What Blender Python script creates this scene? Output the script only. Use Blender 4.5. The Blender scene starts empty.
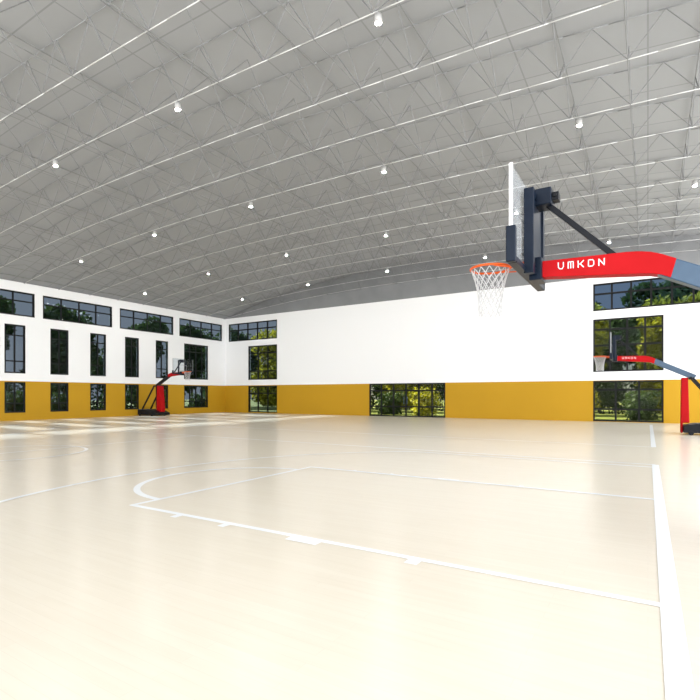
import bpy, bmesh, math, random
from mathutils import Vector, Matrix
random.seed(4)
S = bpy.context.scene
C = S.collection
S.view_settings.view_transform = 'Standard'
S.view_settings.look = 'None'

# ---------------------------------------------------------------- materials
def mat(name, col, rough=0.5, metal=0.0, spec=0.5, emit=None, es=0.0):
    m = bpy.data.materials.new(name); m.use_nodes = True
    b = m.node_tree.nodes['Principled BSDF']
    b.inputs['Base Color'].default_value = (*col, 1)
    b.inputs['Roughness'].default_value = rough
    b.inputs['Metallic'].default_value = metal
    b.inputs['Specular IOR Level'].default_value = spec
    if emit:
        b.inputs['Emission Color'].default_value = (*emit, 1)
        b.inputs['Emission Strength'].default_value = es
    return m

def noisy(name, c1, c2, scale, rough=0.5, detail=3, stretch=(1, 1, 1), spec=0.5):
    m = mat(name, c1, rough, spec=spec); nt = m.node_tree; N = nt.nodes; L = nt.links
    b = N['Principled BSDF']
    tc = N.new('ShaderNodeTexCoord'); mp = N.new('ShaderNodeMapping'); mp.inputs['Scale'].default_value = stretch
    no = N.new('ShaderNodeTexNoise'); no.inputs['Scale'].default_value = scale; no.inputs['Detail'].default_value = detail
    r = N.new('ShaderNodeValToRGB')
    r.color_ramp.elements[0].position = 0.3; r.color_ramp.elements[0].color = (*c1, 1)
    r.color_ramp.elements[1].position = 0.7; r.color_ramp.elements[1].color = (*c2, 1)
    L.new(tc.outputs['Object'], mp.inputs['Vector']); L.new(mp.outputs['Vector'], no.inputs['Vector'])
    L.new(no.outputs['Fac'], r.inputs['Fac']); L.new(r.outputs['Color'], b.inputs['Base Color'])
    return m

def wall_material():
    m = mat('painted_wall', (0.9, 0.9, 0.9), 0.6, spec=0.2); nt = m.node_tree; N = nt.nodes; L = nt.links
    b = N['Principled BSDF']
    g = N.new('ShaderNodeNewGeometry'); s = N.new('ShaderNodeSeparateXYZ')
    L.new(g.outputs['Position'], s.inputs['Vector'])
    t = N.new('ShaderNodeMath'); t.operation = 'GREATER_THAN'; t.inputs[1].default_value = 2.27
    L.new(s.outputs['Z'], t.inputs[0])
    no = N.new('ShaderNodeTexNoise'); no.inputs['Scale'].default_value = 0.6
    L.new(g.outputs['Position'], no.inputs['Vector'])
    r = N.new('ShaderNodeValToRGB')
    r.color_ramp.elements[0].color = (0.48, 0.268, 0.012, 1); r.color_ramp.elements[1].color = (0.52, 0.29, 0.014, 1)
    L.new(no.outputs['Fac'], r.inputs['Fac'])
    mx = N.new('ShaderNodeMix'); mx.data_type = 'RGBA'
    L.new(t.outputs[0], mx.inputs['Factor']); L.new(r.outputs['Color'], mx.inputs['A'])
    mx.inputs['B'].default_value = (0.89, 0.90, 0.915, 1)
    L.new(mx.outputs['Result'], b.inputs['Base Color'])
    return m

def floor_material():
    m = mat('maple_floor', (0.8, 0.7, 0.55), 0.24, spec=0.5); nt = m.node_tree; N = nt.nodes; L = nt.links
    b = N['Principled BSDF']
    tc = N.new('ShaderNodeTexCoord')
    br = N.new('ShaderNodeTexBrick'); br.inputs['Scale'].default_value = 1.0
    br.inputs['Color1'].default_value = (0.85, 0.757, 0.615, 1); br.inputs['Color2'].default_value = (0.835, 0.738, 0.595, 1)
    br.inputs['Mortar'].default_value = (0.79, 0.69, 0.55, 1)
    br.inputs['Mortar Size'].default_value = 0.0015; br.inputs['Brick Width'].default_value = 1.6; br.inputs['Row Height'].default_value = 0.09
    br.offset = 0.37; br.inputs['Bias'].default_value = 0.1
    L.new(tc.outputs['Object'], br.inputs['Vector'])
    mp = N.new('ShaderNodeMapping'); mp.inputs['Scale'].default_value = (0.7, 9, 1)
    no = N.new('ShaderNodeTexNoise'); no.inputs['Scale'].default_value = 2.2; no.inputs['Detail'].default_value = 5
    L.new(tc.outputs['Object'], mp.inputs['Vector']); L.new(mp.outputs['Vector'], no.inputs['Vector'])
    r = N.new('ShaderNodeValToRGB')
    r.color_ramp.elements[0].position = 0.3; r.color_ramp.elements[0].color = (0.975, 0.969, 0.957, 1)
    r.color_ramp.elements[1].position = 0.65; r.color_ramp.elements[1].color = (1, 1, 1, 1)
    L.new(no.outputs['Fac'], r.inputs['Fac'])
    mx = N.new('ShaderNodeMix'); mx.data_type = 'RGBA'; mx.blend_type = 'MULTIPLY'; mx.inputs['Factor'].default_value = 1
    L.new(br.outputs['Color'], mx.inputs['A']); L.new(r.outputs['Color'], mx.inputs['B'])
    L.new(mx.outputs['Result'], b.inputs['Base Color'])
    return m

def deck_material(name, bw, rh, spread):
    m = mat(name, (0.3, 0.3, 0.3), 0.8, spec=0.1); nt = m.node_tree; N = nt.nodes; L = nt.links
    b = N['Principled BSDF']
    tc = N.new('ShaderNodeTexCoord')
    br = N.new('ShaderNodeTexBrick'); br.inputs['Scale'].default_value = 1.0; br.offset = 0.0
    a = .305 + spread; c = .305 - spread
    br.inputs['Color1'].default_value = (a, a * 1.03, a * 1.07, 1); br.inputs['Color2'].default_value = (c, c * 1.03, c * 1.07, 1)
    br.inputs['Mortar'].default_value = (0.235, 0.243, 0.253, 1)
    br.inputs['Mortar Size'].default_value = 0.02; br.inputs['Brick Width'].default_value = bw; br.inputs['Row Height'].default_value = rh
    L.new(tc.outputs['Object'], br.inputs['Vector'])
    L.new(br.outputs['Color'], b.inputs['Base Color'])
    return m

def glass_material(name, tint, refl, haze=0.0):
    m = bpy.data.materials.new(name); m.use_nodes = True; nt = m.node_tree; N = nt.nodes; L = nt.links
    N.remove(N['Principled BSDF']); out = N['Material Output']
    tr = N.new('ShaderNodeBsdfTransparent'); tr.inputs['Color'].default_value = (*tint, 1)
    gl = N.new('ShaderNodeBsdfGlossy'); gl.inputs['Roughness'].default_value = 0.02
    mx = N.new('ShaderNodeMixShader'); mx.inputs[0].default_value = refl
    L.new(tr.outputs[0], mx.inputs[1]); L.new(gl.outputs[0], mx.inputs[2])
    last = mx
    if haze:
        df = N.new('ShaderNodeBsdfDiffuse'); df.inputs['Color'].default_value = (.8, .84, .88, 1)
        m2 = N.new('ShaderNodeMixShader'); m2.inputs[0].default_value = haze
        L.new(mx.outputs[0], m2.inputs[1]); L.new(df.outputs[0], m2.inputs[2]); last = m2
    L.new(last.outputs[0], out.inputs['Surface'])
    return m

def leaf_material(name, c1, c2):
    m = noisy(name, c1, c2, 1.9, 0.7); nt = m.node_tree; N = nt.nodes; L = nt.links
    b = N['Principled BSDF']; out = N['Material Output']
    tl = N.new('ShaderNodeBsdfTranslucent'); mx = N.new('ShaderNodeMixShader'); mx.inputs[0].default_value = .4
    L.new(b.inputs['Base Color'].links[0].from_socket, tl.inputs['Color'])
    L.new(b.outputs[0], mx.inputs[1]); L.new(tl.outputs[0], mx.inputs[2]); L.new(mx.outputs[0], out.inputs['Surface'])
    return m

M = dict(
    wall=wall_material(), floor=floor_material(), deck=deck_material('roof_deck', 2.84, 1.96, .01),
    gable=noisy('gable_grey', (0.215, 0.222, 0.232), (0.245, 0.252, 0.262), 1.0, 0.8, spec=.1),
    line=noisy('court_paint', (0.98, 0.98, 0.98), (1.0, 1.0, 1.0), 4, 0.24),
    frame=noisy('black_aluminium', (0.006, 0.007, 0.008), (0.011, 0.011, 0.012), 5, 0.5, spec=.15),
    pane=glass_material('tinted_window_glass', (0.385, 0.43, 0.48), .006),
    paneb=glass_material('light_window_glass', (0.61, 0.63, 0.55), .003),
    panem=glass_material('green_window_glass', (0.49, 0.53, 0.50), .003),
    paneu=glass_material('blue_window_glass', (0.32, 0.39, 0.48), .003),
    chord=noisy('white_steel', (0.54, 0.545, 0.55), (0.59, 0.595, 0.60), 3, 0.5),
    web=noisy('grey_steel', (0.185, 0.19, 0.197), (0.225, 0.23, 0.237), 3, 0.6, spec=.2),
    pur=noisy('dark_grey_steel', (0.18, 0.185, 0.19), (0.22, 0.225, 0.23), 3, 0.6, spec=.2),
    top=noisy('light_grey_steel', (0.22, 0.23, 0.24), (0.27, 0.28, 0.29), 3, 0.6),
    lampw=noisy('lamp_white', (0.42, 0.42, 0.42), (0.48, 0.48, 0.48), 3, 0.4),
    glow=mat('lamp_diffuser', (1, 1, 1), 0.5, emit=(1.0, 0.98, 0.95), es=1050),
    red=noisy('red_vinyl', (0.37, 0.002, 0.004), (0.41, 0.003, 0.006), 4, 0.55, spec=.12),
    black=noisy('black_steel', (0.006, 0.007, 0.010), (0.010, 0.011, 0.014), 4, 0.45, spec=.15),
    navy=noisy('navy_steel', (0.0035, 0.008, 0.018), (0.005, 0.011, 0.024), 4, 0.35, spec=.15),
    steel=noisy('blue_grey_steel', (0.030, 0.065, 0.115), (0.042, 0.085, 0.145), 4, 0.3, spec=.35),
    white=noisy('white_coat', (0.85, 0.85, 0.85), (0.9, 0.9, 0.9), 4, 0.4),
    alu=noisy('brushed_edge', (0.22, 0.23, 0.25), (0.28, 0.29, 0.31), 4, 0.4),
    orange=noisy('orange_steel', (0.66, 0.085, 0.012), (0.74, 0.11, 0.016), 4, 0.4, spec=.3),
    net=noisy('net_cord', (0.52, 0.52, 0.53), (0.58, 0.58, 0.59), 9, 0.8),
    acrylic=glass_material('backboard_glass', (0.94, 0.955, 0.97), .04, 0.10),
    acrylicf=glass_material('smoked_backboard_glass', (0.84, 0.87, 0.89), .02, 0.0),
    grass=noisy('grass', (0.11, 0.14, 0.02), (0.25, 0.25, 0.04), 2.5, 0.9),
    bark=noisy('bark', (0.06, 0.045, 0.03), (0.11, 0.08, 0.05), 6, 0.9, stretch=(4, 4, 1)),
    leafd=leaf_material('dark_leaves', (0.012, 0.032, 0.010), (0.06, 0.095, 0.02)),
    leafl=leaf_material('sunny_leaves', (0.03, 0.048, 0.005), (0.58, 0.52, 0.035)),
)

# ---------------------------------------------------------------- mesh helpers
def box(bm, x0, x1, y0, y1, z0, z1):
    v = [bm.verts.new((x, y, z)) for x in (x0, x1) for y in (y0, y1) for z in (z0, z1)]
    for f in ((0, 1, 3, 2), (4, 6, 7, 5), (0, 4, 5, 1), (2, 3, 7, 6), (0, 2, 6, 4), (1, 5, 7, 3)):
        bm.faces.new([v[i] for i in f])

def tube(bm, p, q, r, n=8, r2=None):
    p = Vector(p); q = Vector(q); d = (q - p).normalized()
    a = d.orthogonal().normalized(); b = d.cross(a)
    r2 = r if r2 is None else r2
    A = []; B = []
    for i in range(n):
        t = 2 * math.pi * i / n; o = a * math.cos(t) + b * math.sin(t)
        A.append(bm.verts.new(p + o * r)); B.append(bm.verts.new(q + o * r2))
    for i in range(n):
        j = (i + 1) % n; f = bm.faces.new((A[i], A[j], B[j], B[i])); f.smooth = n > 6
    bm.faces.new(A[::-1]); bm.faces.new(B)

def bar(bm, p, q, w, h):
    """rectangular bar in the xz plane from p to q (width w in y, height h)"""
    p = Vector(p); q = Vector(q); d = (q - p).normalized(); s = Vector((0, 1, 0)); u = d.cross(s).normalized()
    V = []
    for c in (p, q):
        V.append([bm.verts.new(c + s * (a * w / 2) + u * (b * h / 2)) for a, b in ((-1, -1), (1, -1), (1, 1), (-1, 1))])
    for i in range(4):
        j = (i + 1) % 4; bm.faces.new((V[0][i], V[0][j], V[1][j], V[1][i]))
    bm.faces.new(V[0][::-1]); bm.faces.new(V[1])

def prism(bm, pts, y0, y1):
    A = [bm.verts.new((x, y0, z)) for x, z in pts]; B = [bm.verts.new((x, y1, z)) for x, z in pts]
    n = len(pts)
    for i in range(n):
        j = (i + 1) % n; bm.faces.new((A[i], A[j], B[j], B[i]))
    bm.faces.new(A[::-1]); bm.faces.new(B)

def obj(name, bm, m, parent=None, bevel=0.0, recalc=True):
    if recalc: bmesh.ops.recalc_face_normals(bm, faces=bm.faces)
    me = bpy.data.meshes.new(name); bm.to_mesh(me); bm.free(); me.materials.append(m)
    o = bpy.data.objects.new(name, me); C.objects.link(o)
    if parent: o.parent = parent
    if bevel:
        b = o.modifiers.new('bevel', 'BEVEL'); b.width = bevel; b.segments = 2; b.limit_method = 'ANGLE'
    return o

def tag(o, label=None, cat=None, group=None, kind=None):
    for k, v in (('label', label), ('category', cat), ('group', group), ('kind', kind)):
        if v: o[k] = v
    return o

def thing(name, label, cat, loc, rz=0, group=None):
    o = bpy.data.objects.new(name, None); C.objects.link(o); o.location = loc; o.rotation_euler = (0, 0, rz)
    o.empty_display_size = 0.2
    return tag(o, label, cat, group)

def copy_tree(o, parent=None):
    c = o.copy(); C.objects.link(c); c.parent = parent
    for ch in list(o.children): copy_tree(ch, c)
    return c

# ---------------------------------------------------------------- room shell
XL, YB, TOP = -31.0, 30.2, 7.95
XR, YF = 6.8, -9.0
def prof(x): return max(0.0, 1 - abs((x + 13) / 18) ** 2.2) if x < -13 else 1 - min(1, ((x + 13) / 26)) ** 2.2
def deck_z(x, y=0): return 8.0 + 2.3 * prof(x)
def chord_z(x, y=0): return 7.99 + 1.15 * prof(x)

bm = bmesh.new(); box(bm, XL - .3, XR, YF, YB + .3, -.2, 0)
floor = tag(obj('floor', bm, M['floor']), 'glossy pale maple plank sports floor', 'floor', kind='structure')

def wall(name, label, axis, at, thick, a0, a1, holes):
    As = sorted({a0, a1, *[h[0] for h in holes], *[h[1] for h in holes]})
    bm = bmesh.new()
    for i in range(len(As) - 1):
        c = (As[i] + As[i + 1]) / 2
        zs = sorted([(h[2], h[3]) for h in holes if h[0] < c < h[1]])
        z = 0; spans = []
        for lo, hi in zs:
            if lo > z: spans.append((z, lo))
            z = hi
        if z < TOP + .04: spans.append((z, TOP + .04))
        for lo, hi in spans:
            if axis == 'x': box(bm, As[i], As[i + 1], at, at + thick, lo, hi)
            else: box(bm, at - thick, at, As[i], As[i + 1], lo, hi)
    return tag(obj(name, bm, M['wall']), label, 'wall', kind='structure')

L_top = [(10.4, 14.95), (15.4, 19.85), (20.4, 24.85), (25.4, 29.85), (5.4, 9.95)]
L_mid = [(10.87, 11.97), (13.35, 14.45), (15.83, 16.93), (18.31, 19.41), (20.79, 21.89), (23.27, 24.37), (25.85, 28.3)]
left_holes = [(a, b, 6.05, 7.45) for a, b in L_top] + [(a, b, 2.72, 5.52) for a, b in L_mid] + [(a, b, .45, 2.22) for a, b in L_mid]
back_holes = [(-30.6, -25.25, 6.0, 7.5), (-28.35, -25.25, 2.72, 5.52), (-28.35, -25.25, .05, 2.22),
              (-16.85, -11.2, 0, 2.27), (-2.6, 2.9, 6.12, 7.62), (-2.6, .7, 2.75, 5.66), (-2.6, .7, .02, 2.25)]
wall('wall_left', 'long side wall with a white top and golden yellow band pierced by narrow windows', 'y', XL, .3, YF, YB + .3, left_holes)
wall('wall_back', 'wide end wall, white above a golden yellow band, mostly blank', 'x', YB, .3, XL, XR, back_holes)

wn = [0]
def window(axis, at, a0, a1, z0, z1, cols, rows, label, door=False):
    wn[0] += 1
    def bx(bm, p0, p1, q0, q1, d0, d1):
        if axis == 'x': box(bm, p0, p1, at + d0, at + d1, q0, q1)
        else: box(bm, at - d1, at - d0, p0, p1, q0, q1)
    f = .08; bm = bmesh.new()
    bx(bm, a0, a0 + f, z0, z1, .03, .15); bx(bm, a1 - f, a1, z0, z1, .03, .15)
    bx(bm, a0 + f, a1 - f, z0, z0 + f, .03, .15); bx(bm, a0 + f, a1 - f, z1 - f, z1, .03, .15)
    fr = obj('window_%d' % wn[0], bm, M['frame']); tag(fr, label, 'window', kind='structure')
    bm = bmesh.new(); w = .046 if axis == 'x' else .034
    for i in range(1, cols):
        a = a0 + (a1 - a0) * i / cols
        ww = .058 if door and i % 2 == 0 else w
        bx(bm, a - ww, a + ww, z0 + f, z1 - f, .05, .13)
    for r in rows:
        z = z0 + (z1 - z0) * r; bx(bm, a0 + f, a1 - f, z - w, z + w, .055, .125)
    obj('mullion', bm, M['frame'], fr)
    bm = bmesh.new(); bx(bm, a0 + f * .5, a1 - f * .5, z0 + f * .5, z1 - f * .5, .085, .095)
    obj('pane', bm, M['pane' if axis == 'y' or a0 < -20 else ('paneb' if z0 < 1 else 'panem' if z0 < 5 else 'paneu')], fr)
    if door:
        bm = bmesh.new(); m = (a0 + a1) / 2
        for s in (-1, 1):
            bx(bm, m + s * .12 - .015, m + s * .12 + .015, .85, 1.35, -.03, .0)
            for zz in (.9, 1.3): bx(bm, m + s * .12 - .012, m + s * .12 + .012, zz - .012, zz + .012, .0, .06)
        obj('door_handle', bm, M['steel'], fr)
    return fr
ordn = ['nearest', 'second', 'third', 'fourth', 'fifth', 'sixth', 'seventh']
for k, (a, b) in enumerate(sorted(L_top, reverse=True)):
    window('y', XL, a, b, 6.05, 7.45, 4, (.62,), 'wide high strip window on the side wall, %s from the corner' % ordn[k])
for k, (a, b) in enumerate(reversed(L_mid)):
    window('y', XL, a, b, 2.72, 5.52, 4 if k == 0 else 2, (.25, .78), 'tall black framed window in the white of the side wall, %s from the corner' % ordn[k])
for k, (a, b) in enumerate(reversed(L_mid)):
    window('y', XL, a, b, .45, 2.22, 4 if k == 0 else 2, (.3,), 'low black framed window in the yellow band of the side wall, %s from the corner' % ordn[k])
lab = ['wide strip window under the ceiling at the far corner of the blank wall',
       'tall window at middle height on the blank end wall beside the far corner',
       'low window in the yellow band of the end wall beside the far corner',
       'wide glazed door unit in the middle of the yellow band, trees outside',
       'wide strip window under the ceiling at the right of the end wall',
       'large square gridded window on the right of the end wall behind a hoop',
       'low floor length window in the yellow band below the large square window']
cr = [(5, (.62,)), (3, (.25, .78)), (3, (.72,)), (6, (.3, .78)), (6, (.62,)), (4, (.2, .5, .8)), (3, (.3, .78))]
for h, l, (c, r) in zip(back_holes, lab, cr):
    window('x', YB, *h, c, r, l, door=(h[2] == 0))

# ceiling deck: barrel vault, closed by a darker arched infill above the end wall
bm = bmesh.new(); nx = 72; g = []; ys = [YF, 0, 10, 20, YB + .4]
for i in range(nx + 1):
    x = XL - .3 + (XR - XL + .3) * i / nx
    g.append([bm.verts.new((x, y, deck_z(x))) for y in ys])
for i in range(nx):
    for j in range(len(ys) - 1):
        bm.faces.new((g[i][j], g[i][j + 1], g[i + 1][j + 1], g[i + 1][j])).smooth = True
tag(obj('ceiling', bm, M['deck'], recalc=False), 'grey panelled vaulted roof deck', 'ceiling', kind='structure')
bm = bmesh.new(); xs = [XL + (XR - XL) * i / 60 for i in range(61)]
prism(bm, [(x, deck_z(x) + .02) for x in xs] + [(XR, TOP + .04), (XL, TOP + .04)], YB + .01, YB + .3)
tag(obj('wall_gable', bm, M['gable']), 'dark grey arched infill between the vault and the white end wall', 'wall', kind='structure')

# ---------------------------------------------------------------- court lines (flat paint, part of the floor)
bm = bmesh.new(); ZP = [.004]
def rect(x0, x1, y0, y1):
    ZP[0] += .00005; z = ZP[0]
    v = [bm.verts.new(p) for p in ((x0, y0, z), (x1, y0, z), (x1, y1, z), (x0, y1, z))]; bm.faces.new(v)
def arc(cx, cy, r, a0, a1, w, n=48):
    ZP[0] += .00005; z = ZP[0]
    P = []
    for i in range(n + 1):
        a = a0 + (a1 - a0) * i / n
        P.append([bm.verts.new((cx + (r + s * w / 2) * math.cos(a), cy + (r + s * w / 2) * math.sin(a), z)) for s in (-1, 1)])
    for i in range(n): bm.faces.new((P[i][0], P[i][1], P[i + 1][1], P[i + 1][0]))
X0, X1 = .135, -27.87; XM = (X0 + X1) / 2
def court(cy, full):
    hw = 6.05; w = .09
    for x in (X0, X1): rect(x - .062, x + .062, cy - hw, cy + hw)
    for s in (-1, 1): rect(X1, X0, cy + s * hw - w / 2, cy + s * hw + w / 2)
    if not full: return
    rect(XM - w / 2, XM + w / 2, cy - hw, cy + hw)
    arc(XM, cy, 1.75, 0, 2 * math.pi, w, 72)
    for xb, d in ((X0, -1), (X1, 1)):
        xf = xb + d * 6.0
        for s in (-1, 1):
            y = cy + s * 2.02; v = .08 if s < 0 else .1
            rect(min(xb, xf), max(xb, xf), y - v / 2, y + v / 2)
            for off, ln in ((1.84, .12), (2.91, .38), (4.16, .1), (4.96, .1)):
                if s > 0 and ln < .2: ln = .07
                xa = xb + d * off; xc = xb + d * (off + ln)
                e = .15 if s < 0 else .1
                rect(min(xa, xc), max(xa, xc), min(y, y + s * e), max(y, y + s * e))
        rect(xf - .04, xf + .04, cy - 2.05, cy + 2.05)
        if d < 0: arc(xf, cy, 1.6, math.pi / 2, 3 * math.pi / 2, .1)
        else: arc(xf, cy, 1.6, -math.pi / 2, math.pi / 2, .1)
        xh = xb + d * 1.6; r = 6.75; a = math.asin(5.6 / r)
        if d < 0: arc(xh, cy, r, math.pi - a, math.pi + a, w, 80)
        else: arc(xh, cy, r, -a, a, w, 80)
        xe = xh + d * r * math.cos(a)
        for s in (-1, 1): rect(min(xb, xe), max(xb, xe), cy + s * 5.6 - w / 2, cy + s * 5.6 + w / 2)
court(6.06, True); court(22.2, False)
for f in bm.faces:
    f.normal_update()
    if f.normal.z < 0: f.normal_flip()
obj('court_lines', bm, M['line'], floor, recalc=False)

# ---------------------------------------------------------------- roof trusses: pale lower chord, V bracing in its plane, cross bracing to the neighbours
def shared(name, m, fn):
    bm = bmesh.new(); fn(bm); bmesh.ops.recalc_face_normals(bm, faces=bm.faces)
    me = bpy.data.meshes.new(name); bm.to_mesh(me); bm.free(); me.materials.append(m); return me
CZ = 7.98
web_me = shared('web_bar', M['web'], lambda b: tube(b, (0, 0, 0), (0, 0, 1), .0115, 6))
def curve_tube(b, fz, r, n=40):
    xs = [XL + .02 + (XR - XL - .02) * i / n for i in range(n + 1)]
    for i in range(n): tube(b, (xs[i], 0, fz(xs[i]) - CZ), (xs[i + 1], 0, fz(xs[i + 1]) - CZ), r, 8)
chord_me = shared('bottom_chord', M['chord'], lambda b: curve_tube(b, lambda x: chord_z(x) - .03, .012))
top_me = shared('top_chord', M['top'], lambda b: curve_tube(b, lambda x: deck_z(x) - .06, .014))
SY = 1.96
ty = [4.55 + SY * k for k in range(14)]
nt_ = len(ty)
on2 = ['nearest', 'second', 'third', 'fourth', 'fifth', 'sixth', 'seventh', 'eighth', 'ninth', 'tenth', 'eleventh', 'twelfth', 'thirteenth', 'fourteenth']
PX = 1.42
for k, y in enumerate(ty):
    lb = {0: 'slender pale roof truss, nearest to the viewer of the row', nt_ - 1: 'slender pale roof truss right against the grey arch above the end wall'}.get(
        k, 'slender pale roof truss across the hall, %s from the end wall' % (on2[nt_ - 1 - k]))
    t = thing('roof_truss', lb, 'truss', (0, y, CZ), 0, 'roof trusses across the hall')
    for nm, me in (('bottom_chord', chord_me), ('top_chord', top_me)):
        o = bpy.data.objects.new(nm, me); C.objects.link(o); o.parent = t
    for i in range(24):
        x = -30.2 + PX * i
        dirs = [(-PX / 2, 0), (PX / 2, 0), (0, -SY / 2)]
        if k < nt_ - 1: dirs.append((0, SY / 2))
        for dx, dy in dirs:
            z0 = chord_z(x) - .03 - CZ; zt = deck_z(x + dx) - .06 - CZ
            if zt - z0 < .06: continue
            d = Vector((dx, dy, zt - z0))
            o = bpy.data.objects.new('web_bar', web_me); C.objects.link(o); o.parent = t
            o.location = (x, 0, z0); o.rotation_mode = 'QUATERNION'; o.rotation_quaternion = d.to_track_quat('Z', 'Y')
            o.scale = (1, 1, d.length)
pur_me = shared('roof_purlin', M['pur'], lambda b: tube(b, (0, 3, 0), (0, YB - .05, 0), .015, 6))
tie_me = shared('roof_tie', M['pur'], lambda b: tube(b, (0, 3.6, 0), (0, YB - .05, 0), .011, 6))
for i in range(26):
    x = -30.2 + PX * i
    if x > XR: break
    if i % 2 == 0:
        o = bpy.data.objects.new('roof_purlin', pur_me); C.objects.link(o); o.location = (x, 0, deck_z(x) - .09)
        tag(o, 'thin grey roof purlin running towards the end wall under the deck', 'purlin', 'roof purlins under the deck')
    else:
        o = bpy.data.objects.new('roof_tie', tie_me); C.objects.link(o); o.location = (x, 0, chord_z(x) - .05)
        tag(o, 'very thin grey tie rod linking the lower chords of the trusses', 'tie rod', 'tie rods between the trusses')

# ---------------------------------------------------------------- pendant lamps, hung from every third truss
def make_lamp():
    t = thing('pendant_lamp', '', 'lamp', (0, 0, 0), 0, 'white pendant lamps below the roof trusses')
    bm = bmesh.new(); tube(bm, (0, 0, .15), (0, 0, .22), .012, 8); obj('stem', bm, M['top'], t)
    bm = bmesh.new(); tube(bm, (0, 0, -.02), (0, 0, .15), .082, 24, .07); obj('housing', bm, M['lampw'], t)
    bm = bmesh.new(); tube(bm, (0, 0, -.028), (0, 0, -.022), .05, 24); obj('diffuser', bm, M['glow'], t)
    return t
lamp0 = make_lamp(); first = True
rows = [(ty[2], [-4.52 - 5.88 * i for i in range(3)], 'nearest row'),
        (ty[5], [-1.57 - 5.88 * i for i in range(5)], 'second row'),
        (ty[8], [1.36 - 5.88 * i for i in range(6)], 'third row'),
        (ty[11], [-1.57 - 5.88 * i for i in range(5)], 'fourth and farthest row')]
oo = ['rightmost', 'second from right', 'third from right', 'fourth from right', 'fifth from right', 'sixth from right', 'leftmost']
for y, xs, rn in rows:
    for i, x in enumerate(xs):
        o = lamp0 if first else copy_tree(lamp0); first = False
        o.location = (x, y, chord_z(x) - .03 - .22)
        o['label'] = 'small white pendant lamp under the trusses, %s in the %s' % ('leftmost' if i == len(xs) - 1 else oo[i], rn)

# ---------------------------------------------------------------- basketball hoops (local +x faces the court)
def letters(side, parent):
    """white capitals on the arm panel; side=+1 is the local +y face, read along local -x"""
    w, h, gap, th = .053, .07, .05, .0095
    sh = {'U': [[(0, 1), (0, .3), (.25, 0), (.75, 0), (1, .3), (1, 1)]],
          'M': [[(0, 0), (0, 1), (1, 1), (1, 0)], [(.5, 1), (.5, 0)]],
          'K': [[(0, 0), (0, 1)], [(0, .5), (.4, .5), (1, 1)], [(.4, .5), (1, 0)]],
          'O': [[(0, .06), (0, .94), (.06, 1), (.76, 1), (1, .78), (1, .22), (.76, 0), (.06, 0), (0, .06)]],
          'N': [[(0, 0), (0, 1), (1, 0), (1, 1)]]}
    x0 = 2.07 if side > 0 else 2.07 - (5 * w + 4 * gap)
    def P(u, v): return Vector((x0 - side * u, side * .0835, 2.903 - .035 * u + v * h))
    for n, ch in enumerate('UMKON'):
        bm = bmesh.new()
        for pl in sh[ch]:
            for (ax, az), (bx_, bz) in zip(pl, pl[1:]):
                p = P(n * (w + gap) + ax * w, az); q = P(n * (w + gap) + bx_ * w, bz)
                d = (q - p).normalized() * th * .45
                bar(bm, p - d, q + d, .004, th)
        obj('letter', bm, M['white'], parent)['label'] = 'white letter %s' % ch

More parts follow.
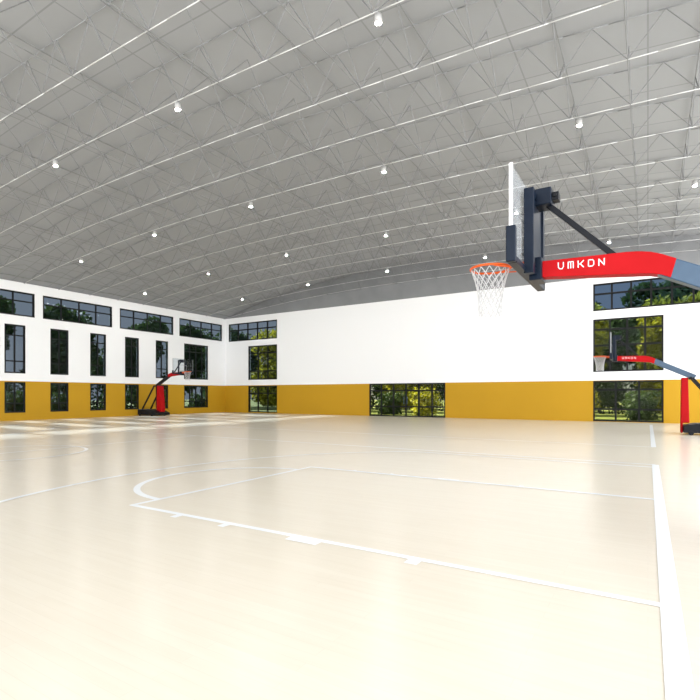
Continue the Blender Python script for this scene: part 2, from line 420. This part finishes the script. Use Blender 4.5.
def make_hoop(bulky=False, faint=False):
    t = thing('basketball_hoop', '', 'basketball hoop', (0, 0, 0), 0, 'portable basketball hoops')
    bm = bmesh.new()
    prism(bm, [(-1.75, .08), (.46, .06), (.46, .24), (-.3, .46), (-1.75, .46)] if bulky else [(-1.75, .08), (.08, .08), (.08, .34), (-.3, .42), (-1.75, .42)], -.5, .5)
    obj('base', bm, M['black'], t, .02)
    for x in (-1.45, -.15):
        for y in (-.53, .53):
            bm = bmesh.new(); tube(bm, (x, y - .03, .08), (x, y + .03, .08), .08, 20); obj('wheel', bm, M['black'], t)
    bm = bmesh.new()
    if bulky: prism(bm, [(-.12, .42), (.36, .28), (.38, .5), (.2, 2.1), (-.08, 2.12)], -.18, .18)
    else: prism(bm, [(-.12, .43), (.085, .43), (.085, .05), (.16, .05), (.13, 2.12), (-.08, 2.12)], -.2, .2)
    obj('pad', bm, M['red'], t, .03)
    for s in (-1, 1):
        bm = bmesh.new(); bar(bm, (-1.5, s * .34, .38), (-.2, s * .3, 2.1), .07, .09); obj('rear_brace', bm, M['black'], t)
    bm = bmesh.new(); tube(bm, (-.15, -.35, 2.1), (-.15, .35, 2.1), .05, 16); obj('pivot', bm, M['black'], t)
    bm = bmesh.new(); bar(bm, (-.3, 0, 2.12), (1.16, 0, 2.86), .15, .2); obj('main_arm', bm, M['black' if bulky else 'steel'], t, .01)
    bm = bmesh.new(); prism(bm, [(1.0, 2.675), (1.08, 2.715), (1.18, 2.742), (2.28, 2.84), (2.28, 3.02), (1.4, 2.998), (1.28, 2.988), (1.17, 2.965), (1.08, 2.93), (.95, 2.865)], -.082, .082)
    ac = obj('arm_cover', bm, M['red'], t, .005); ac['label'] = 'red panel with white lettering on the arm'
    for s in (1, -1): letters(s, ac)
    bm = bmesh.new(); box(bm, 2.24, 2.38, -.14, .14, 2.8, 3.06); obj('mount_plate', bm, M['navy'], t, .01)
    bm = bmesh.new()
    k_ = .045 if not faint else .025
    for y in (-.3, .3): box(bm, 2.29, 2.395, y - k_, y + k_, 2.84, 3.8)
    for z in (2.9, 3.76): box(bm, 2.3, 2.39, -.26, .26, z - .04, z + .04)
    if not faint: box(bm, 2.31, 2.39, -.26, .26, 2.94, 3.72)
    obj('support_frame', bm, M['navy'], t, .006)
    bm = bmesh.new(); box(bm, 2.14, 2.36, -.13, .13, 3.66, 3.85); obj('bracket', bm, M['navy'], t, .012)
    bm = bmesh.new(); box(bm, 2.07, 2.15, -.07, .07, 3.71, 3.8); tube(bm, (2.11, -.1, 3.76), (2.11, .1, 3.76), .022, 12); obj('clamp', bm, M['black'], t, .006)
    bm = bmesh.new(); bar(bm, (2.2, 0, 3.69), (1.5, 0, 2.98), .055, .06); obj('upper_strut', bm, M['black'], t, .005)
    HB, BX, BT = .83, 2.44, 3.9                                     # half width, front face and top of the board
    bm = bmesh.new(); box(bm, BX - .022, BX - .004, -HB + .02, HB - .02, 2.92, BT); bd = obj('backboard', bm, M['acrylicf' if faint else 'acrylic'], t); bd['label'] = 'clear glass backboard'
    for s in (-1, 1):
        bm = bmesh.new(); box(bm, BX - .035, BX + .002, min(s * (HB - .012), s * HB), max(s * (HB - .012), s * HB), 2.9, BT)
        obj('edge_strip', bm, M['alu' if faint else 'white'], bd)
    bm = bmesh.new(); ph = 3.24 if not faint else 3.1
    for s in (-1, 1): box(bm, BX - .07, BX + .03, min(s * (HB - .04), s * (HB + .03)), max(s * (HB - .04), s * (HB + .03)), 2.86, ph)
    box(bm, BX - .07, BX + .03, -HB + .04, HB - .04, 2.86, 2.93); obj('edge_pad', bm, M['navy'], bd, .012)
    bm = bmesh.new()
    for y in (-.27, .27): box(bm, BX - .003, BX, y - .012, y + .012, 3.08, 3.5)
    for z in (3.1, 3.475): box(bm, BX - .003, BX, -.258, .258, z - .012, z + .012)
    obj('target_square', bm, M['alu' if faint else 'white'], bd)
    # rim with bracket, net hanging under it
    cx, R, rz, rt = 2.865, .235, 3.03, .015
    bm = bmesh.new(); n, mseg = 40, 8; ring = []
    for i in range(n):
        a = 2 * math.pi * i / n
        ring.append([bm.verts.new((cx + (R + rt * math.cos(b)) * math.cos(a), (R + rt * math.cos(b)) * math.sin(a), rz + rt * math.sin(b))) for b in [2 * math.pi * j / mseg for j in range(mseg)]])
    for i in range(n):
        for j in range(mseg):
            bm.faces.new((ring[i][j], ring[(i + 1) % n][j], ring[(i + 1) % n][(j + 1) % mseg], ring[i][(j + 1) % mseg])).smooth = True
    box(bm, BX + .002, BX + .06, -.1, .1, 2.93, 3.04); box(bm, BX + .06, 2.64, -.05, .05, 3.015, 3.035)
    for s in (-1, 1): tube(bm, (BX + .04, s * .08, 2.97), (cx - .1, s * .205, rz - .012), .008, 6)
    rim = obj('rim', bm, M['orange'], t)
    bm = bmesh.new(); ns = 14; lev = 8
    def npt(i, l):
        tt = l / lev; r = .228 * (1 - tt) + .135 * tt - .03 * math.sin(math.pi * tt)
        a = 2 * math.pi * (i + .5 * (l % 2)) / ns
        return Vector((cx + r * math.cos(a), r * math.sin(a), rz - .014 - .56 * tt))
    for l in range(lev):
        for i in range(ns):
            k = i if l % 2 == 0 else i + 1
            tube(bm, npt(i, l), npt(k, l + 1), .005, 5)
            tube(bm, npt(i, l), npt(k - 1, l + 1), .005, 5)
    obj('net', bm, M['net'], rim)
    return t
hoop = make_hoop()
hoop.location = (1.2, 6.06, 0); hoop.rotation_euler.z = math.pi
hoop['label'] = 'closest basketball hoop with glass backboard and large red lettered arm'
h2 = make_hoop(False, True); h2.location = (1.2, 22.2, 0); h2.rotation_euler.z = math.pi
h2['label'] = 'basketball hoop at the right edge in front of the large square window'
h3 = make_hoop(True, True); h3.location = (-29.15, 22.2, 0); h3['label'] = 'distant basketball hoop by the side wall with red pad and black foot'

# ---------------------------------------------------------------- outdoors seen through the windows
bm = bmesh.new(); box(bm, -130, XL - .3, -30, 130, -.3, -.1); box(bm, XL - .3, 70, YB + .3, 130, -.3, -.1)
tag(obj('lawn', bm, M['grass']), 'sunlit lawn outside the windows', 'lawn', kind='structure')
def leaf(bm, p, size):
    a = Vector((random.gauss(0, 1), random.gauss(0, 1), random.gauss(0, 1))).normalized(); b = a.orthogonal().normalized()
    s = size * random.uniform(.6, 1.2)
    bm.faces.new([bm.verts.new(p + a * s), bm.verts.new(p + b * s * .5), bm.verts.new(p - a * s), bm.verts.new(p - b * s * .5)])
def foliage_mesh(name, m, n, rad, hgt, z0, size, nb=11):
    bm = bmesh.new()
    blobs = [(Vector((random.uniform(-.45, .45) * rad, random.uniform(-.45, .45) * rad, z0 + random.uniform(.1, .85) * hgt)), random.uniform(.42, .6) * rad) for _ in range(nb)]
    for _ in range(n):
        c, r = random.choice(blobs)
        d = Vector((random.gauss(0, 1), random.gauss(0, 1), random.gauss(0, 1))).normalized() * r * random.uniform(.5, 1)
        p = c + d; p.z = max(p.z, z0); leaf(bm, p, size)
    me = bpy.data.meshes.new(name); bm.to_mesh(me); bm.free(); me.materials.append(m); return me
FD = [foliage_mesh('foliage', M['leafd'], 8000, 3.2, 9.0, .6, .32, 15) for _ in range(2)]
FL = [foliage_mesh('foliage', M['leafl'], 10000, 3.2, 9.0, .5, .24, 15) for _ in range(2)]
SD = foliage_mesh('foliage', M['leafd'], 1500, 1.5, 1.9, 0, .16)
SL = foliage_mesh('foliage', M['leafl'], 1500, 1.5, 1.9, 0, .16)
def trunk_fn(b):
    tube(b, (0, 0, 0), (.1, .05, 3.2), .16, 10, .11); tube(b, (.1, .05, 3.2), (.6, .3, 5), .09, 8, .05); tube(b, (.1, .05, 3.0), (-.5, -.2, 4.8), .08, 8, .04)
trunk_me = shared('trunk', M['bark'], trunk_fn)
def stems_fn(b):
    for k in range(5): tube(b, (.1 * math.cos(k * 1.3), .1 * math.sin(k * 1.3), 0), (.5 * math.cos(k * 1.3), .5 * math.sin(k * 1.3), 1.1), .025, 6, .012)
stem_me = shared('stem', M['bark'], stems_fn)
def plant(name, label, cat, loc, fol, tr, sc, group):
    t = thing(name, label, cat, loc, 0, group); t.scale = (sc, sc, sc)
    for nm, me in (('trunk' if cat == 'tree' else 'stem', tr), ('foliage', fol)):
        o = bpy.data.objects.new(nm, me); C.objects.link(o); o.parent = t
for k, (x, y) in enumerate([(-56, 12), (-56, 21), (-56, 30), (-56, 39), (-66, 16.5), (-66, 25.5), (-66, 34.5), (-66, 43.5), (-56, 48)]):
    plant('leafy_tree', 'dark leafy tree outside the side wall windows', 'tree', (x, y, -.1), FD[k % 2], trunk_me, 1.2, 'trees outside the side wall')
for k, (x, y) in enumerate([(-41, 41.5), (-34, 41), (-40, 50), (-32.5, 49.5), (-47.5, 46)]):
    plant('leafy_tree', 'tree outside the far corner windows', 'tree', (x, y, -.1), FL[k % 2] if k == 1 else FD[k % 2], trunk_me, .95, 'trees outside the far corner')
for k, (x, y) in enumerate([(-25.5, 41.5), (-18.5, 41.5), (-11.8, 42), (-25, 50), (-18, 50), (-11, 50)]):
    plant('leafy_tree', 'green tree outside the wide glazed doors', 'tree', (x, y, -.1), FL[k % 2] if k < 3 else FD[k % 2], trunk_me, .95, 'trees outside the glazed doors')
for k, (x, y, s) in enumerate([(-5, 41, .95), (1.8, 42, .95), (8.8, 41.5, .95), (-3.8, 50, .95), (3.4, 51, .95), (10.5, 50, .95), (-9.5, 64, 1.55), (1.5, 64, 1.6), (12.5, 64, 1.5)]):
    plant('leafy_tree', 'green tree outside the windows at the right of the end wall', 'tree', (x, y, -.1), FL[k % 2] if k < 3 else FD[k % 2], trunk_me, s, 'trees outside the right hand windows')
for k, y in enumerate([16.5, 20, 24, 28, 33]):
    plant('shrub', 'dark shrub outside the low side wall windows', 'shrub', (-37.0, y, -.1), SD, stem_me, .9, 'shrubs outside the side wall')
for k, x in enumerate([-21.5, -18, -14.5, -11]):
    plant('shrub', 'green shrub outside the wide glazed doors', 'shrub', (x, 35 + (k % 2), -.1), SL if k % 2 == 0 else SD, stem_me, .9, 'shrubs outside the glazed doors')
for k, x in enumerate([-3.7, -.3, 3.1]):
    plant('shrub', 'green shrub outside the low window on the right', 'shrub', (x, 35 + (k % 2), -.1), SL if k != 1 else SD, stem_me, .9, 'shrubs outside the right hand windows')
def hedge(label, x0, x1, y0, y1, h, m):
    bm = bmesh.new()
    n = int(max(x1 - x0, y1 - y0) * 160)
    for _ in range(n): leaf(bm, Vector((random.uniform(x0, x1), random.uniform(y0, y1), random.uniform(-.1, h) )), .2)
    tag(obj('hedge', bm, m, recalc=False), label, 'hedge')
hedge('long dark hedge between the tree rows outside the end wall', -28, 14, 45.4, 46.2, 3.2, M['leafd'])
hedge('long dark hedge in front of the trees outside the side wall', -49.0, -48.4, 8, 40, 3.4, M['leafd'])

# ---------------------------------------------------------------- light: sky brighter towards the open sides of the hall
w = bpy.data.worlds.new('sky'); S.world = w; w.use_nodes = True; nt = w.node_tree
bg = nt.nodes['Background']; tc = nt.nodes.new('ShaderNodeTexCoord'); sp = nt.nodes.new('ShaderNodeSeparateXYZ')
rp = nt.nodes.new('ShaderNodeValToRGB')
rp.color_ramp.elements[0].position = 0.0; rp.color_ramp.elements[0].color = (.99, .985, .972, 1)
rp.color_ramp.elements[1].position = 0.6; rp.color_ramp.elements[1].color = (.80, .89, 1.0, 1)
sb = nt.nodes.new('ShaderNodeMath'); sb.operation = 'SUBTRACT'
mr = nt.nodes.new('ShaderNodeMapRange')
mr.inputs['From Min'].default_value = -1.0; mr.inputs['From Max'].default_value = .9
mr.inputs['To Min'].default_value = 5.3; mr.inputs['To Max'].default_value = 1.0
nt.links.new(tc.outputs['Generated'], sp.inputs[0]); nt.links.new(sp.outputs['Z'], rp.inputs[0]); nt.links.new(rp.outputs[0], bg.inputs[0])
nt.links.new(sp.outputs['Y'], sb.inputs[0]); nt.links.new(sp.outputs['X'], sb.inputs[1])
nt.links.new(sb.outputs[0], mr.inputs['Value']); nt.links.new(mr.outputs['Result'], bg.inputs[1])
sl = bpy.data.lights.new('sun', 'SUN'); sl.energy = 38; sl.angle = math.radians(3); sl.color = (1, .95, .86)
so = bpy.data.objects.new('sun', sl); C.objects.link(so)
el = math.radians(30); az = Vector((1, -.06, 0)).normalized()
dv = Vector((az.x * math.cos(el), az.y * math.cos(el), -math.sin(el)))
so.rotation_euler = dv.to_track_quat('-Z', 'Y').to_euler(); so.location = (-45, -5, 25)

# ---------------------------------------------------------------- camera
cd = bpy.data.cameras.new('camera'); cd.sensor_width = 36; cd.lens = 488 / 700 * 36; cd.shift_y = 45 / 700; cd.clip_end = 300
co = bpy.data.objects.new('camera', cd); C.objects.link(co)
co.location = (0, 0, 1.47); co.rotation_euler = (math.radians(90), 0, math.radians(31.4))
S.camera = co
